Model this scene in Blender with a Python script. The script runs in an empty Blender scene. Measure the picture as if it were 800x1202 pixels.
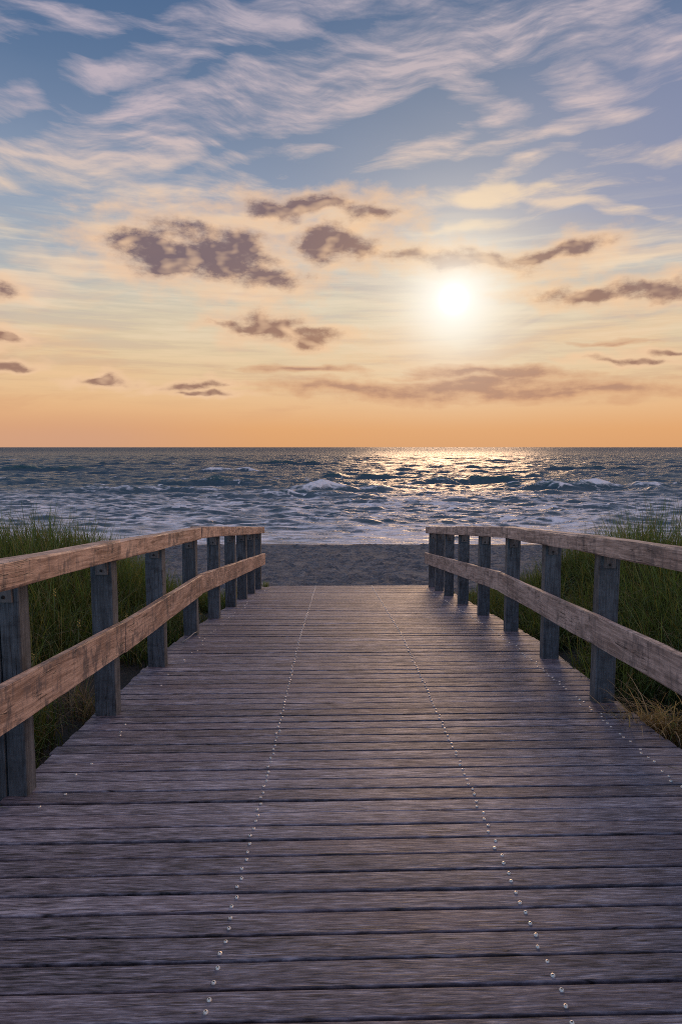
import bpy, math, random
import numpy as np
from mathutils import Matrix, Vector

random.seed(7)
RNG = np.random.default_rng(11)
scene = bpy.context.scene
COL = scene.collection
R = math.radians

# ------------------------------------------------------------------ basics
CAM_Z = 1.45
PITCH = R(5.43)
S1, S2, YK = math.tan(R(3.5)), math.tan(R(6.72)), 6.52
Y_END = 12.3
SEA_Z = -2.25
SUN_AZ, SUN_EL = 9.15, 11.75


def zdeck(y):
    y = np.asarray(y, dtype=float)
    # a soft knee where the ramp gets steeper
    k = y - YK
    soft = 0.5 * (k + np.sqrt(k * k + 0.12))
    return -S1 * y - (S2 - S1) * soft


def lin(c):
    out = []
    for v in c:
        v /= 255.0
        out.append(v / 12.92 if v <= 0.04045 else ((v + 0.055) / 1.055) ** 2.4)
    return out


def tag(o, label=None, cat=None, group=None, kind=None):
    if label: o['label'] = label
    if cat: o['category'] = cat
    if group: o['group'] = group
    if kind: o['kind'] = kind
    return o


def empty(name, loc=(0, 0, 0)):
    o = bpy.data.objects.new(name, None)
    o.empty_display_size = 0.2
    o.location = loc
    COL.objects.link(o)
    return o


def link_mesh(name, verts, faces, mats, parent=None, smooth=False, attrs=None, colattrs=None, mat_idx=None):
    me = bpy.data.meshes.new(name)
    me.from_pydata(verts if isinstance(verts, list) else verts.tolist(), [], faces if isinstance(faces, list) else faces.tolist())
    if not isinstance(mats, (list, tuple)): mats = [mats]
    for m in mats: me.materials.append(m)
    if mat_idx is not None:
        me.polygons.foreach_set('material_index', np.asarray(mat_idx, dtype=np.int32))
    if smooth:
        me.polygons.foreach_set('use_smooth', np.ones(len(me.polygons), dtype=bool))
    for k, v in (attrs or {}).items():
        a = me.attributes.new(k, 'FLOAT', 'POINT')
        a.data.foreach_set('value', np.asarray(v, dtype=np.float32))
    for k, v in (colattrs or {}).items():
        a = me.attributes.new(k, 'FLOAT_COLOR', 'POINT')
        a.data.foreach_set('color', np.asarray(v, dtype=np.float32).ravel())
    me.update()
    o = bpy.data.objects.new(name, me)
    COL.objects.link(o)
    if parent is not None: o.parent = parent
    return o


def sstep(a, b, x):
    t = np.clip((np.asarray(x, dtype=float) - a) / (b - a), 0, 1)
    return t * t * (3 - 2 * t)


def perlin(x, y, seed=0):
    x = np.asarray(x, dtype=float); y = np.asarray(y, dtype=float)
    xi = np.floor(x).astype(np.int64); yi = np.floor(y).astype(np.int64)
    xf = x - xi; yf = y - yi
    u = xf * xf * xf * (xf * (xf * 6 - 15) + 10); v = yf * yf * yf * (yf * (yf * 6 - 15) + 10)

    def g(ix, iy, dx, dy):
        h = (ix * 374761393 + iy * 668265263 + seed * 1442695041) & 0xffffffff
        h = ((h ^ (h >> 13)) * 1274126177) & 0xffffffff
        h = h ^ (h >> 16)
        a = (h & 0xffff) / 65536.0 * 2 * math.pi
        return np.cos(a) * dx + np.sin(a) * dy
    n00 = g(xi, yi, xf, yf); n10 = g(xi + 1, yi, xf - 1, yf)
    n01 = g(xi, yi + 1, xf, yf - 1); n11 = g(xi + 1, yi + 1, xf - 1, yf - 1)
    return 1.5 * ((n00 * (1 - u) + n10 * u) * (1 - v) + (n01 * (1 - u) + n11 * u) * v)


def fbm(x, y, seed=0, octv=4):
    s = 0; a = 0.5; f = 1.0
    for i in range(octv):
        s = s + a * perlin(x * f + 13.7 * i, y * f - 7.1 * i, seed + i)
        a *= 0.5; f *= 2.03
    return s


# ------------------------------------------------------------------ node helper
class NT:
    def __init__(self, tree):
        self.t = tree; self.n = tree.nodes; self.l = tree.links

    def node(self, kind, **kw):
        n = self.n.new(kind)
        for k, v in kw.items(): setattr(n, k, v)
        return n

    def put(self, sock, val):
        if hasattr(val, 'is_output'): self.l.new(val, sock)
        elif val is not None: sock.default_value = val

    def math(self, op, a, b=None, c=None, clamp=False):
        n = self.node('ShaderNodeMath', operation=op, use_clamp=clamp)
        for i, v in enumerate((a, b, c)):
            if v is not None: self.put(n.inputs[i], v)
        return n.outputs[0]

    def add(self, a, b): return self.math('ADD', a, b)
    def sub(self, a, b): return self.math('SUBTRACT', a, b)
    def mul(self, a, b): return self.math('MULTIPLY', a, b)

    def vmath(self, op, a, b=None, scale=None):
        n = self.node('ShaderNodeVectorMath', operation=op)
        self.put(n.inputs[0], a)
        if b is not None: self.put(n.inputs[1], b)
        if scale is not None: self.put(n.inputs['Scale'], scale)
        return n.outputs['Value'] if op in ('LENGTH', 'DOT_PRODUCT', 'DISTANCE') else n.outputs['Vector']

    def xyz(self, x=0.0, y=0.0, z=0.0):
        n = self.node('ShaderNodeCombineXYZ')
        for i, v in enumerate((x, y, z)): self.put(n.inputs[i], v)
        return n.outputs[0]

    def split(self, v):
        n = self.node('ShaderNodeSeparateXYZ'); self.put(n.inputs[0], v)
        return n.outputs

    def mapping(self, v, loc=(0, 0, 0), rot=(0, 0, 0), scale=(1, 1, 1), kind='POINT'):
        n = self.node('ShaderNodeMapping', vector_type=kind)
        self.put(n.inputs['Vector'], v)
        n.inputs['Location'].default_value = loc if kind != 'NONE' else (0, 0, 0)
        n.inputs['Rotation'].default_value = rot
        n.inputs['Scale'].default_value = scale
        return n.outputs[0]

    def noise(self, v, scale=1.0, detail=4.0, rough=0.5, dist=0.0, lac=2.0, out='Fac', dims='2D'):
        n = self.node('ShaderNodeTexNoise', noise_dimensions=dims)
        self.put(n.inputs['Vector'], v)
        n.inputs['Scale'].default_value = scale; n.inputs['Detail'].default_value = detail
        n.inputs['Roughness'].default_value = rough; n.inputs['Distortion'].default_value = dist
        n.inputs['Lacunarity'].default_value = lac
        return n.outputs[out]

    def voro(self, v, scale=1.0, feature='F1', rnd=1.0, out='Distance'):
        n = self.node('ShaderNodeTexVoronoi', feature=feature)
        self.put(n.inputs['Vector'], v); n.inputs['Scale'].default_value = scale
        n.inputs['Randomness'].default_value = rnd
        return n.outputs[out]

    def rng(self, v, a, b, c=0.0, d=1.0, smooth=True):
        n = self.node('ShaderNodeMapRange', interpolation_type='SMOOTHSTEP' if smooth else 'LINEAR')
        self.put(n.inputs[0], v)
        for i, q in enumerate((a, b, c, d)): self.put(n.inputs[i + 1], q)
        return n.outputs[0]

    def ramp(self, v, stops, interp='LINEAR'):
        n = self.node('ShaderNodeValToRGB'); cr = n.color_ramp
        cr.interpolation = interp
        while len(cr.elements) < len(stops): cr.elements.new(0.5)
        for e, (p, c) in zip(cr.elements, stops):
            e.position = p; e.color = (*c[:3], 1)
        self.put(n.inputs[0], v)
        return n.outputs[0]

    def mix(self, f, a, b, blend='MIX'):
        n = self.node('ShaderNodeMix', data_type='RGBA', blend_type=blend)
        n.clamp_factor = True
        self.put(n.inputs[0], f)
        for s, v in ((n.inputs[6], a), (n.inputs[7], b)):
            if hasattr(v, 'is_output'): self.l.new(v, s)
            else: s.default_value = (*v[:3], 1)
        return n.outputs[2]

    def attr(self, name, out='Fac'):
        n = self.node('ShaderNodeAttribute', attribute_name=name)
        return n.outputs[out]

    def bump(self, h, strength=0.5, dist=0.01, normal=None):
        n = self.node('ShaderNodeBump')
        n.inputs['Strength'].default_value = strength; n.inputs['Distance'].default_value = dist
        self.put(n.inputs['Height'], h)
        if normal is not None: self.l.new(normal, n.inputs['Normal'])
        return n.outputs[0]


def new_mat(name):
    m = bpy.data.materials.new(name); m.use_nodes = True
    t = NT(m.node_tree)
    b = m.node_tree.nodes['Principled BSDF']
    return m, t, b


# ------------------------------------------------------------------ world: evening sky
def px_dir(px, py):
    """azimuth / elevation in degrees of a direction read off the photograph (fixed world directions)"""
    x = (px - 400) / 800; v = (601 - py) / 800
    y = math.cos(PITCH) + v * math.sin(PITCH); z = v * math.cos(PITCH) - math.sin(PITCH)
    return math.degrees(math.atan2(x, y)), math.degrees(math.atan2(z, math.hypot(x, y)))


def build_world():
    w = bpy.data.worlds.new("World"); scene.world = w
    w.use_nodes = True
    w.cycles.sampling_method = 'MANUAL'; w.cycles.sample_map_resolution = 512
    t = NT(w.node_tree)
    for n in list(t.n): t.n.remove(n)
    d = t.node('ShaderNodeTexCoord').outputs['Generated']
    x, y, z = t.split(d)
    A = t.mul(t.math('ARCTAN2', x, y), 180 / math.pi)
    E = t.mul(t.math('ARCSINE', z), 180 / math.pi)
    P = t.xyz(A, E, 0.0)                               # sky coordinates in degrees
    sd = (math.sin(R(SUN_AZ)) * math.cos(R(SUN_EL)), math.cos(R(SUN_AZ)) * math.cos(R(SUN_EL)), math.sin(R(SUN_EL)))
    G = t.mul(t.math('ARCCOSINE', t.math('MINIMUM', t.vmath('DOT_PRODUCT', d, sd), 0.999999)), 180 / math.pi)

    # clear-sky colour by height, wavering a little
    wob = t.mul(t.sub(t.noise(t.mapping(P, scale=(0.05, 0.12, 1)), 1.0, 3), 0.5), 3.0)
    Ew = t.math('MAXIMUM', t.add(E, t.mul(wob, t.rng(E, 1.0, 12.0))), 0.0)
    stops = [(0, (220, 161, 110)), (1.5, (226, 167, 113)), (3.2, (231, 183, 134)), (5, (230, 193, 149)),
             (7.3, (224, 198, 160)), (12, (209, 201, 181)), (15.0, (180, 183, 188)), (18.0, (146, 159, 182)),
             (21, (124, 142, 170)), (26.6, (94, 119, 153)), (31.5, (74, 104, 143)), (40, (116, 142, 178)), (90, (132, 158, 190))]  # stops above the frame are lightened to fill the deck and other upward faces
    base = t.ramp(t.math('DIVIDE', Ew, 90.0), [(e / 90, lin(c)) for e, c in stops])
    # left of the sun the mid sky is cooler
    cool = t.mul(t.rng(A, 2.0, -26.0), t.mul(t.rng(E, 9.0, 14.0), t.rng(E, 24.0, 17.0)))
    base = t.mix(t.mul(cool, 0.45), base, lin((150, 165, 180)))
    mauve = t.mul(t.rng(A, 6.0, 26.0), t.mul(t.rng(E, 13.0, 18.0), t.rng(E, 32.0, 24.0)))
    base = t.mix(t.mul(mauve, 0.55), base, lin((132, 138, 172)))

    base = t.mix(t.mul(t.mul(t.rng(A, -4.0, -22.0), t.rng(E, 4.0, 0.5)), 0.6), base, lin((204, 158, 136)))
    # sun glow in the thin cloud
    g_wide = t.math('EXPONENT', t.mul(G, -1 / 7.5))
    g_mid = t.math('EXPONENT', t.mul(t.math('POWER', t.math('DIVIDE', G, 4.2), 2.0), -1.0))
    g_core = t.math('EXPONENT', t.mul(t.math('POWER', t.math('DIVIDE', G, 2.4), 1.8), -1.0))
    g_hot = t.math('EXPONENT', t.mul(t.math('POWER', t.math('DIVIDE', G, 0.7), 2.0), -1.0))
    base = t.mix(t.mul(t.mul(g_wide, t.rng(E, 0.5, 7.0, 0.25, 1.0)), 0.66), base, lin((252, 230, 200)))

    # wispy high cloud
    warpv = t.noise(t.mapping(P, scale=(0.07, 0.11, 1)), 1.0, 1.5, out='Color')
    warp = t.vmath('SCALE', t.vmath('SUBTRACT', warpv, (0.5, 0.5, 0.5)), scale=4.5)
    Pw = t.vmath('ADD', P, warp)
    fine = t.noise(t.mapping(Pw, rot=(0, 0, R(-17)), scale=(0.075, 0.60, 1)), 1.0, 6, 0.60)
    broad = t.noise(t.mapping(Pw, loc=(4.3, 8.1, 0), rot=(0, 0, R(-14)), scale=(0.055, 0.15, 1)), 1.0, 4, 0.5)

    def blob(Pv, px, py, rx, ry, rot):
        a, e = px_dir(px, py)
        a1, e1 = px_dir(px + 20, py)
        a2, e2 = px_dir(px, py - 20)
        sx = max(abs(a1 - a), 0.6) / 20; sy = max(abs(e2 - e), 0.6) / 20
        tilt = math.atan2(e1 - e, a1 - a)
        m = t.mapping(Pv, loc=(a, e, 0), rot=(0, 0, R(rot) + tilt), scale=(rx * sx, ry * sy, 1), kind='TEXTURE')
        return t.vmath('LENGTH', m)

    state = {'last': None}

    def field(Pv, blobs):
        f = None
        for b in blobs:
            v = Pv
            prev = f if f is not None else state['last']
            if prev is not None:                        # evaluates the puffs one after another (keeps the shader small)
                n = t.node('ShaderNodeVectorMath', operation='MULTIPLY_ADD')
                t.put(n.inputs[0], prev); n.inputs[1].default_value = (1e-8,) * 3; t.put(n.inputs[2], Pv)
                v = n.outputs[0]
            q = t.sub(b[5] if len(b) > 5 else 1.0, blob(v, *b[:5]))
            f = q if f is None else t.math('SMOOTH_MAX', f, q, 0.15)
        state['last'] = f
        return f

    Pw2 = t.vmath('ADD', P, t.vmath('SCALE', t.vmath('SUBTRACT', t.noise(t.mapping(P, loc=(3, 1, 0), scale=(0.12, 0.18, 1)), 1.0, 2.2, 0.5, out='Color'), (0.5, 0.5, 0.5)), scale=3.4))
    fib = t.noise(t.mapping(Pw2, loc=(6, 2, 0), rot=(0, 0, R(-10)), scale=(0.10, 0.95, 1)), 1.0, 5, 0.60)
    streaks = [(60, 185, 110, 20, 14, 1.65), (200, 150, 150, 25, 15, 1.7), (340, 112, 150, 24, 15, 1.7), (460, 84, 120, 23, 16, 1.6), (20, 190, 70, 22, 12),
               (640, 28, 170, 34, -6, 1.1), (340, 15, 140, 22, 5, 1.1), (70, 25, 120, 24, 0, 0.95), (560, 112, 70, 24, -22, 1.1),
               (690, 105, 60, 24, -15, 1.0), (640, 148, 120, 11, 18, 0.95), (480, 186, 64, 18, 18, 1.05), (610, 190, 50, 13, 22, 0.95),
               (200, 228, 130, 16, 2, 0.95), (560, 232, 150, 13, 4, 1.1), (760, 180, 60, 13, 4, 1.0), (790, 50, 60, 34, 0, 1.0),
               (5, 120, 46, 20, 20, 1.0), (700, 247, 130, 7, -4, 0.95), (165, 192, 60, 9, 0, 0.95), (190, 70, 110, 20, 12, 0.9), (320, 180, 80, 12, 12, 0.75)]
    sf = field(Pw2, streaks)
    fib2 = t.noise(t.mapping(Pw, loc=(2, 6, 0), rot=(0, 0, R(-24)), scale=(0.24, 1.3, 1)), 1.0, 5, 0.62)
    tex = t.add(t.add(t.mul(fine, 0.40), t.mul(fib, 0.30)), t.mul(fib2, 0.30))
    cover = t.add(t.mul(t.rng(sf, -0.85, 0.60, 0.0, 1.0), 1.25), t.mul(t.sub(broad, 0.5), 0.25))
    cir = t.add(cover, t.mul(t.sub(tex, 0.5), 4.8))
    cir = t.mul(t.rng(cir, 0.42, 1.70, smooth=False), t.rng(tex, 0.34, 0.62, 0.40, 1.0))
    cir = t.mul(cir, t.mul(t.rng(E, 12.5, 17.0), t.rng(E, 70.0, 45.0)))
    cir_col = t.ramp(t.math('DIVIDE', E, 40.0), [(0.33, lin((238, 210, 178))), (0.48, lin((222, 200, 184))), (0.6, lin((196, 181, 190))), (0.8, lin((176, 169, 186)))])
    cir_col = t.mix(t.math('EXPONENT', t.mul(G, -1 / 9.0)), cir_col, lin((255, 226, 190)))
    col = t.mix(t.mul(cir, 0.90), base, cir_col)

    # soft cream banks and grey veils lower down
    bank = t.noise(t.mapping(Pw, loc=(9, 2, 0), rot=(0, 0, R(-3)), scale=(0.07, 0.30, 1)), 1.0, 5, 0.58)
    bankm = t.mul(t.rng(bank, 0.50, 0.68), t.mul(t.rng(E, 3.0, 8.0), t.rng(E, 19.0, 15.0)))
    col = t.mix(t.mul(bankm, 0.45), col, t.mix(t.rng(E, 6, 14), lin((236, 188, 140)), lin((236, 210, 178))))
    veil = t.noise(t.mapping(Pw, loc=(1, 7, 0), scale=(0.05, 0.36, 1)), 1.0, 5, 0.55)
    veilm = t.mul(t.rng(veil, 0.54, 0.70), t.mul(t.rng(E, 1.5, 4.0), t.rng(E, 17.0, 12.0)))
    col = t.mix(t.mul(veilm, 0.36), col, t.mix(t.rng(E, 4, 12), lin((205, 150, 116)), lin((186, 172, 170))))
    lit = [(150, 278, 70, 20, -12), (95, 312, 110, 22, -6), (30, 335, 60, 22, 0), (165, 285, 60, 22, -10), (300, 262, 110, 12, 0), (410, 262, 70, 22, 0),
           (600, 222, 90, 14, 4), (300, 350, 80, 12, 0), (740, 300, 110, 14, 5), (520, 270, 90, 12, 3), (560, 232, 60, 14, 0)]
    Pw3 = t.vmath('ADD', P, t.vmath('SCALE', t.vmath('SUBTRACT', t.noise(t.mapping(P, loc=(7, 3, 0), scale=(0.26, 0.4, 1)), 1.0, 2.5, 0.5, out='Color'), (0.5, 0.5, 0.5)), scale=2.2))
    lf = field(Pw3, lit)
    litm = t.rng(t.add(lf, t.mul(t.sub(fine, 0.5), 1.3)), 0.0, 0.75)
    col = t.mix(t.mul(litm, 0.78), col, t.mix(t.math('EXPONENT', t.mul(G, -1 / 10.0)), lin((232, 205, 178)), lin((255, 230, 192))))

    strat = t.noise(t.mapping(P, loc=(5, 1, 0), rot=(0, 0, R(-2)), scale=(0.09, 1.3, 1)), 1.0, 5, 0.62)
    sm = t.mul(t.rng(E, 2.0, 6.0), t.rng(E, 20.0, 14.0))
    col = t.mix(t.mul(t.mul(t.rng(strat, 0.46, 0.70), sm), 0.30), col, t.mix(t.rng(E, 4, 10), lin((243, 196, 146)), lin((250, 228, 198))))
    col = t.mix(t.mul(t.mul(t.rng(strat, 0.52, 0.32), sm), 0.26), col, t.mix(t.rng(E, 4, 11), lin((196, 150, 122)), lin((176, 166, 170))))
    # glow
    col = t.mix(t.mul(g_mid, 0.80), col, lin((255, 243, 222)))

    # dark low cumulus, lit along their rims
    dark = [(180, 290, 60, 26, -8), (245, 300, 80, 32, -8, 1.15), (285, 288, 42, 20, 0), (312, 322, 48, 17, -10), (205, 320, 66, 13, -8),
            (395, 288, 50, 20, 0, 1.1), (375, 278, 28, 11, 0), (360, 242, 68, 14, 3, 1.1), (430, 250, 50, 13, -6, 0.85),
            (545, 305, 96, 15, -3, 0.95), (480, 297, 34, 10, 0, 0.9), (672, 291, 44, 12, 8, 1.0), (635, 300, 46, 11, 5, 0.9),
            (690, 347, 70, 11, 0, 1.0), (765, 341, 66, 14, 4, 1.1),
            (318, 384, 42, 17, -5, 1.05), (285, 382, 36, 7, 0), (362, 394, 38, 10, 3),
            (6, 397, 30, 10, 0, 1.05), (10, 430, 32, 5, 2, 1.05), (122, 450, 32, 6, 3, 1.05), (130, 447, 14, 8, 0), (222, 452, 42, 6, 4, 1.05), (240, 461, 36, 4, 0),
            (5, 340, 28, 10, 0, 0.8), (785, 414, 40, 6, 0, 0.9), (735, 424, 60, 5, -4, 0.8)]
    df = field(Pw3, dark)
    puff = t.noise(t.mapping(P, loc=(2, 5, 0), scale=(0.40, 0.80, 1)), 1.0, 6, 0.60)
    tosun = t.vmath('NORMALIZE', t.vmath('SUBTRACT', (SUN_AZ, SUN_EL, 0.0), P))
    puffs = t.noise(t.mapping(P, loc=(2, 5, 0), scale=(0.40, 0.80, 1)), 1.0, 2, 0.5)
    puffl = t.noise(t.mapping(t.vmath('ADD', P, t.vmath('SCALE', tosun, scale=0.8)), loc=(2, 5, 0), scale=(0.40, 0.80, 1)), 1.0, 2, 0.5)
    dd = t.add(t.add(df, 0.08), t.mul(t.sub(puff, 0.5), 1.8))
    dens = t.rng(dd, -0.40, 0.75, smooth=False)
    dm = t.rng(dens, 0.0, 0.95)
    near = t.math('EXPONENT', t.mul(G, -1 / 7.0))
    rim = t.mix(near, lin((240, 200, 164)), lin((252, 208, 154)))
    core = t.mix(t.rng(E, 8, 15), lin((152, 116, 102)), lin((110, 95, 107)))
    core = t.mix(t.mul(near, 1.25), core, lin((188, 142, 108)))
    relief = t.mul(t.sub(puffs, puffl), 2.2)
    shade = t.math('ADD', t.rng(dens, 0.24, 0.92, smooth=False), t.mul(relief, -1.0), clamp=True)
    ccol = t.mix(shade, rim, core)
    col = t.mix(t.mul(t.rng(dd, -1.05, -0.10), 0.50), col, rim)
    col = t.mix(t.mul(dm, 0.93), col, ccol)

    # long dusky bank above the horizon
    lowb = [(560, 457, 200, 15, 1), (410, 456, 110, 9, -2), (690, 459, 110, 11, 0), (350, 436, 90, 6, 0, 0.8), (560, 440, 150, 8, 0, 0.8), (720, 400, 60, 5, 0, 0.7)]
    Pw4 = t.vmath('ADD', P, t.vmath('SCALE', t.vmath('SUBTRACT', t.noise(t.mapping(P, loc=(1, 9, 0), scale=(0.16, 0.5, 1)), 1.0, 3, 0.5, out='Color'), (0.5, 0.5, 0.5)), scale=1.8))
    bf = t.add(field(Pw4, lowb), t.mul(t.sub(t.add(t.mul(fine, .5), t.mul(puff, .5)), 0.5), 2.2))
    col = t.mix(t.mul(t.rng(bf, -0.35, 0.6, smooth=False), 0.80), col, t.mix(t.rng(bf, 0.1, 0.8), lin((206, 150, 114)), lin((172, 128, 110))))

    # the sun behind the veil
    col = t.mix(t.mul(g_mid, 0.50), col, lin((255, 244, 222)))
    col = t.mix(g_core, col, (1.10, 1.07, 1.0))
    col = t.mix(g_hot, col, (3.0, 2.6, 2.0))

    # out-of-view sky: blue behind, lifted as fill, with side glows added for the railings
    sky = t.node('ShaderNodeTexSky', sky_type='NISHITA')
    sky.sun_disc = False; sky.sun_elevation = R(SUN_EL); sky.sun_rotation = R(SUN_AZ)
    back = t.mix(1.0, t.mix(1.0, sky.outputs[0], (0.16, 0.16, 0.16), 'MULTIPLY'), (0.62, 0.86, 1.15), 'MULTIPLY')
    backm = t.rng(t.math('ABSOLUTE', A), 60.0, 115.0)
    back = t.mix(t.mul(t.mul(t.rng(A, -50.0, -80.0), t.rng(A, -140.0, -105.0)), 0.7), back, [1.3 * c for c in lin((214, 192, 198))])  # added lavender glow at the left, brightens the right railing's inner face
    back = t.mix(t.mul(t.rng(A, 50.0, 95.0), t.rng(A, 150.0, 110.0)), back, [1.5 * c for c in lin((240, 196, 176))])  # added peach glow at the right, warms the left railing's inner face
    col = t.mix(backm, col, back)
    col = t.mix(t.rng(E, -0.2, -3.0), col, lin((40, 52, 66)))
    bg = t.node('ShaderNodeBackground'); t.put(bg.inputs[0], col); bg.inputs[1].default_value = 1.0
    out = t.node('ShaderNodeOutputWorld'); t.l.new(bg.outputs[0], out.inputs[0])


build_world()

cam = bpy.data.cameras.new('camera')
cam.sensor_fit = 'VERTICAL'; cam.sensor_height = 36.06; cam.lens = 24.0
cam.clip_start = 0.05; cam.clip_end = 60000
camo = bpy.data.objects.new('camera', cam); COL.objects.link(camo)
camo.location = (0, 0, CAM_Z); camo.rotation_euler = (R(90) - PITCH, 0, 0)
scene.camera = camo
scene.view_settings.view_transform = 'Standard'
scene.view_settings.look = 'None'
scene.view_settings.exposure = 0.0
scene.view_settings.gamma = 1.0
scene.cycles.use_denoising = False
scene.cycles.filter_width = 1.0
scene.cycles.max_bounces = 6
scene.cycles.sample_clamp_indirect = 4.0

# ------------------------------------------------------------------ sun
sun = bpy.data.lights.new('sun', 'SUN'); sun.energy = 0.55; sun.angle = R(14.0); sun.color = (1.0, 0.62, 0.36)
suno = bpy.data.objects.new('sun', sun); COL.objects.link(suno)
_sd = Vector((math.sin(R(SUN_AZ)) * math.cos(R(SUN_EL)), math.cos(R(SUN_AZ)) * math.cos(R(SUN_EL)), math.sin(R(SUN_EL))))
suno.rotation_euler = _sd.to_track_quat('Z', 'Y').to_euler(); suno.location = _sd * 60


# ------------------------------------------------------------------ materials
def wood_mat(name, dark, light, grain=(1.4, 60, 60), stain=0.5, rough=0.62, bump=0.5, spec=0.4, warm=None):
    """grain runs along local X"""
    m, t, b = new_mat(name)
    obj = t.node('ShaderNodeTexCoord').outputs['Object']
    rid = t.node('ShaderNodeObjectInfo').outputs['Random']
    v = t.vmath('ADD', obj, t.vmath('SCALE', (3.1, 1.7, 2.3), scale=t.mul(rid, 20)))
    wv = t.vmath('ADD', v, t.vmath('SCALE', t.vmath('SUBTRACT', t.noise(v, 2.0, 2, out='Color', dims='3D'), (0.5, 0.5, 0.5)), scale=0.05))
    g1 = t.noise(t.mapping(wv, scale=(grain[0] * 2.2, grain[1], grain[2])), 1.0, 5, 0.68, dims='3D')
    g2 = t.noise(t.mapping(wv, scale=(grain[0] * 3, grain[1] * 3, grain[2] * 3)), 1.0, 3, 0.6, dims='3D')
    patch = t.noise(t.mapping(v, scale=(1.2, 5, 5)), 1.0, 4, 0.6, dims='3D')
    f = t.add(t.mul(g1, 0.6), t.add(t.mul(g2, 0.3), t.mul(patch, 0.45)))
    col = t.mix(t.rng(f, 0.54, 0.82), dark, light)
    # drip stains and weather marks: short along the board, long across it
    st = t.noise(t.mapping(v, scale=(13, 7.0, 7.0)), 1.0, 4, 0.65, dims='3D')
    st2 = t.noise(t.mapping(v, loc=(5, 5, 5), scale=(2.2, 2, 2)), 1.0, 2, dims='3D')
    sm = t.mul(t.rng(st, 0.49, 0.62), t.rng(st2, 0.40, 0.54))
    col = t.mix(t.mul(sm, stain), col, (dark[0] * 0.28, dark[0] * 0.27, dark[0] * 0.30))
    blot = t.noise(t.mapping(v, loc=(1, 4, 2), scale=(4.5, 9, 9)), 1.0, 5, 0.7, dims='3D')
    col = t.mix(t.mul(t.rng(blot, 0.48, 0.66), 0.42), col, [c * 0.55 for c in dark])
    st3 = t.noise(t.mapping(v, loc=(9, 1, 3), scale=(30, 7.5, 7.5)), 1.0, 3, 0.6, dims='3D')
    col = t.mix(t.mul(t.mul(t.rng(st3, 0.50, 0.64), t.rng(blot, 0.36, 0.56)), stain * 0.75), col, (dark[0] * 0.42, dark[0] * 0.38, dark[0] * 0.40))
    # knots
    kn = t.voro(t.mapping(v, scale=(2.2, 7, 7)), 1.0)
    kf = t.rng(kn, 0.16, 0.07)
    col = t.mix(t.mul(kf, 0.7), col, [c * 0.5 for c in dark])
    # drying checks
    ck = t.noise(t.mapping(wv, loc=(2, 8, 4), scale=(0.9, 30, 30)), 1.0, 2, dims='3D')
    cf = t.mul(t.rng(t.math('ABSOLUTE', t.sub(ck, 0.5)), 0.012, 0.0), t.rng(st2, 0.45, 0.55))
    col = t.mix(t.mul(cf, 0.8), col, (0.01, 0.009, 0.008))
    t.put(b.inputs['Base Color'], col)
    t.put(b.inputs['Roughness'], t.rng(g1, 0.3, 0.7, rough + 0.12, rough - 0.1))
    b.inputs['Specular IOR Level'].default_value = spec
    h = t.sub(t.add(t.mul(g1, 0.6), t.mul(g2, 0.4)), t.mul(cf, 0.8))
    t.put(b.inputs['Normal'], t.bump(h, bump, 0.006))
    return m


M_RAIL = wood_mat('rail_wood', (0.30, 0.180, 0.125), (0.76, 0.52, 0.39), stain=0.7, rough=0.6, bump=0.5)
M_RAIL_GREY = wood_mat('weathered_rail_wood', (0.28, 0.200, 0.165), (0.72, 0.55, 0.47), stain=0.55, rough=0.62, bump=0.5)
M_POST = wood_mat('post_wood', (0.075, 0.080, 0.086), (0.175, 0.185, 0.198), stain=0.35, rough=0.7, bump=0.6)
M_BLOCK = wood_mat('block_wood', (0.12, 0.105, 0.10), (0.26, 0.22, 0.20), stain=0.2, rough=0.7, bump=0.5)


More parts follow.
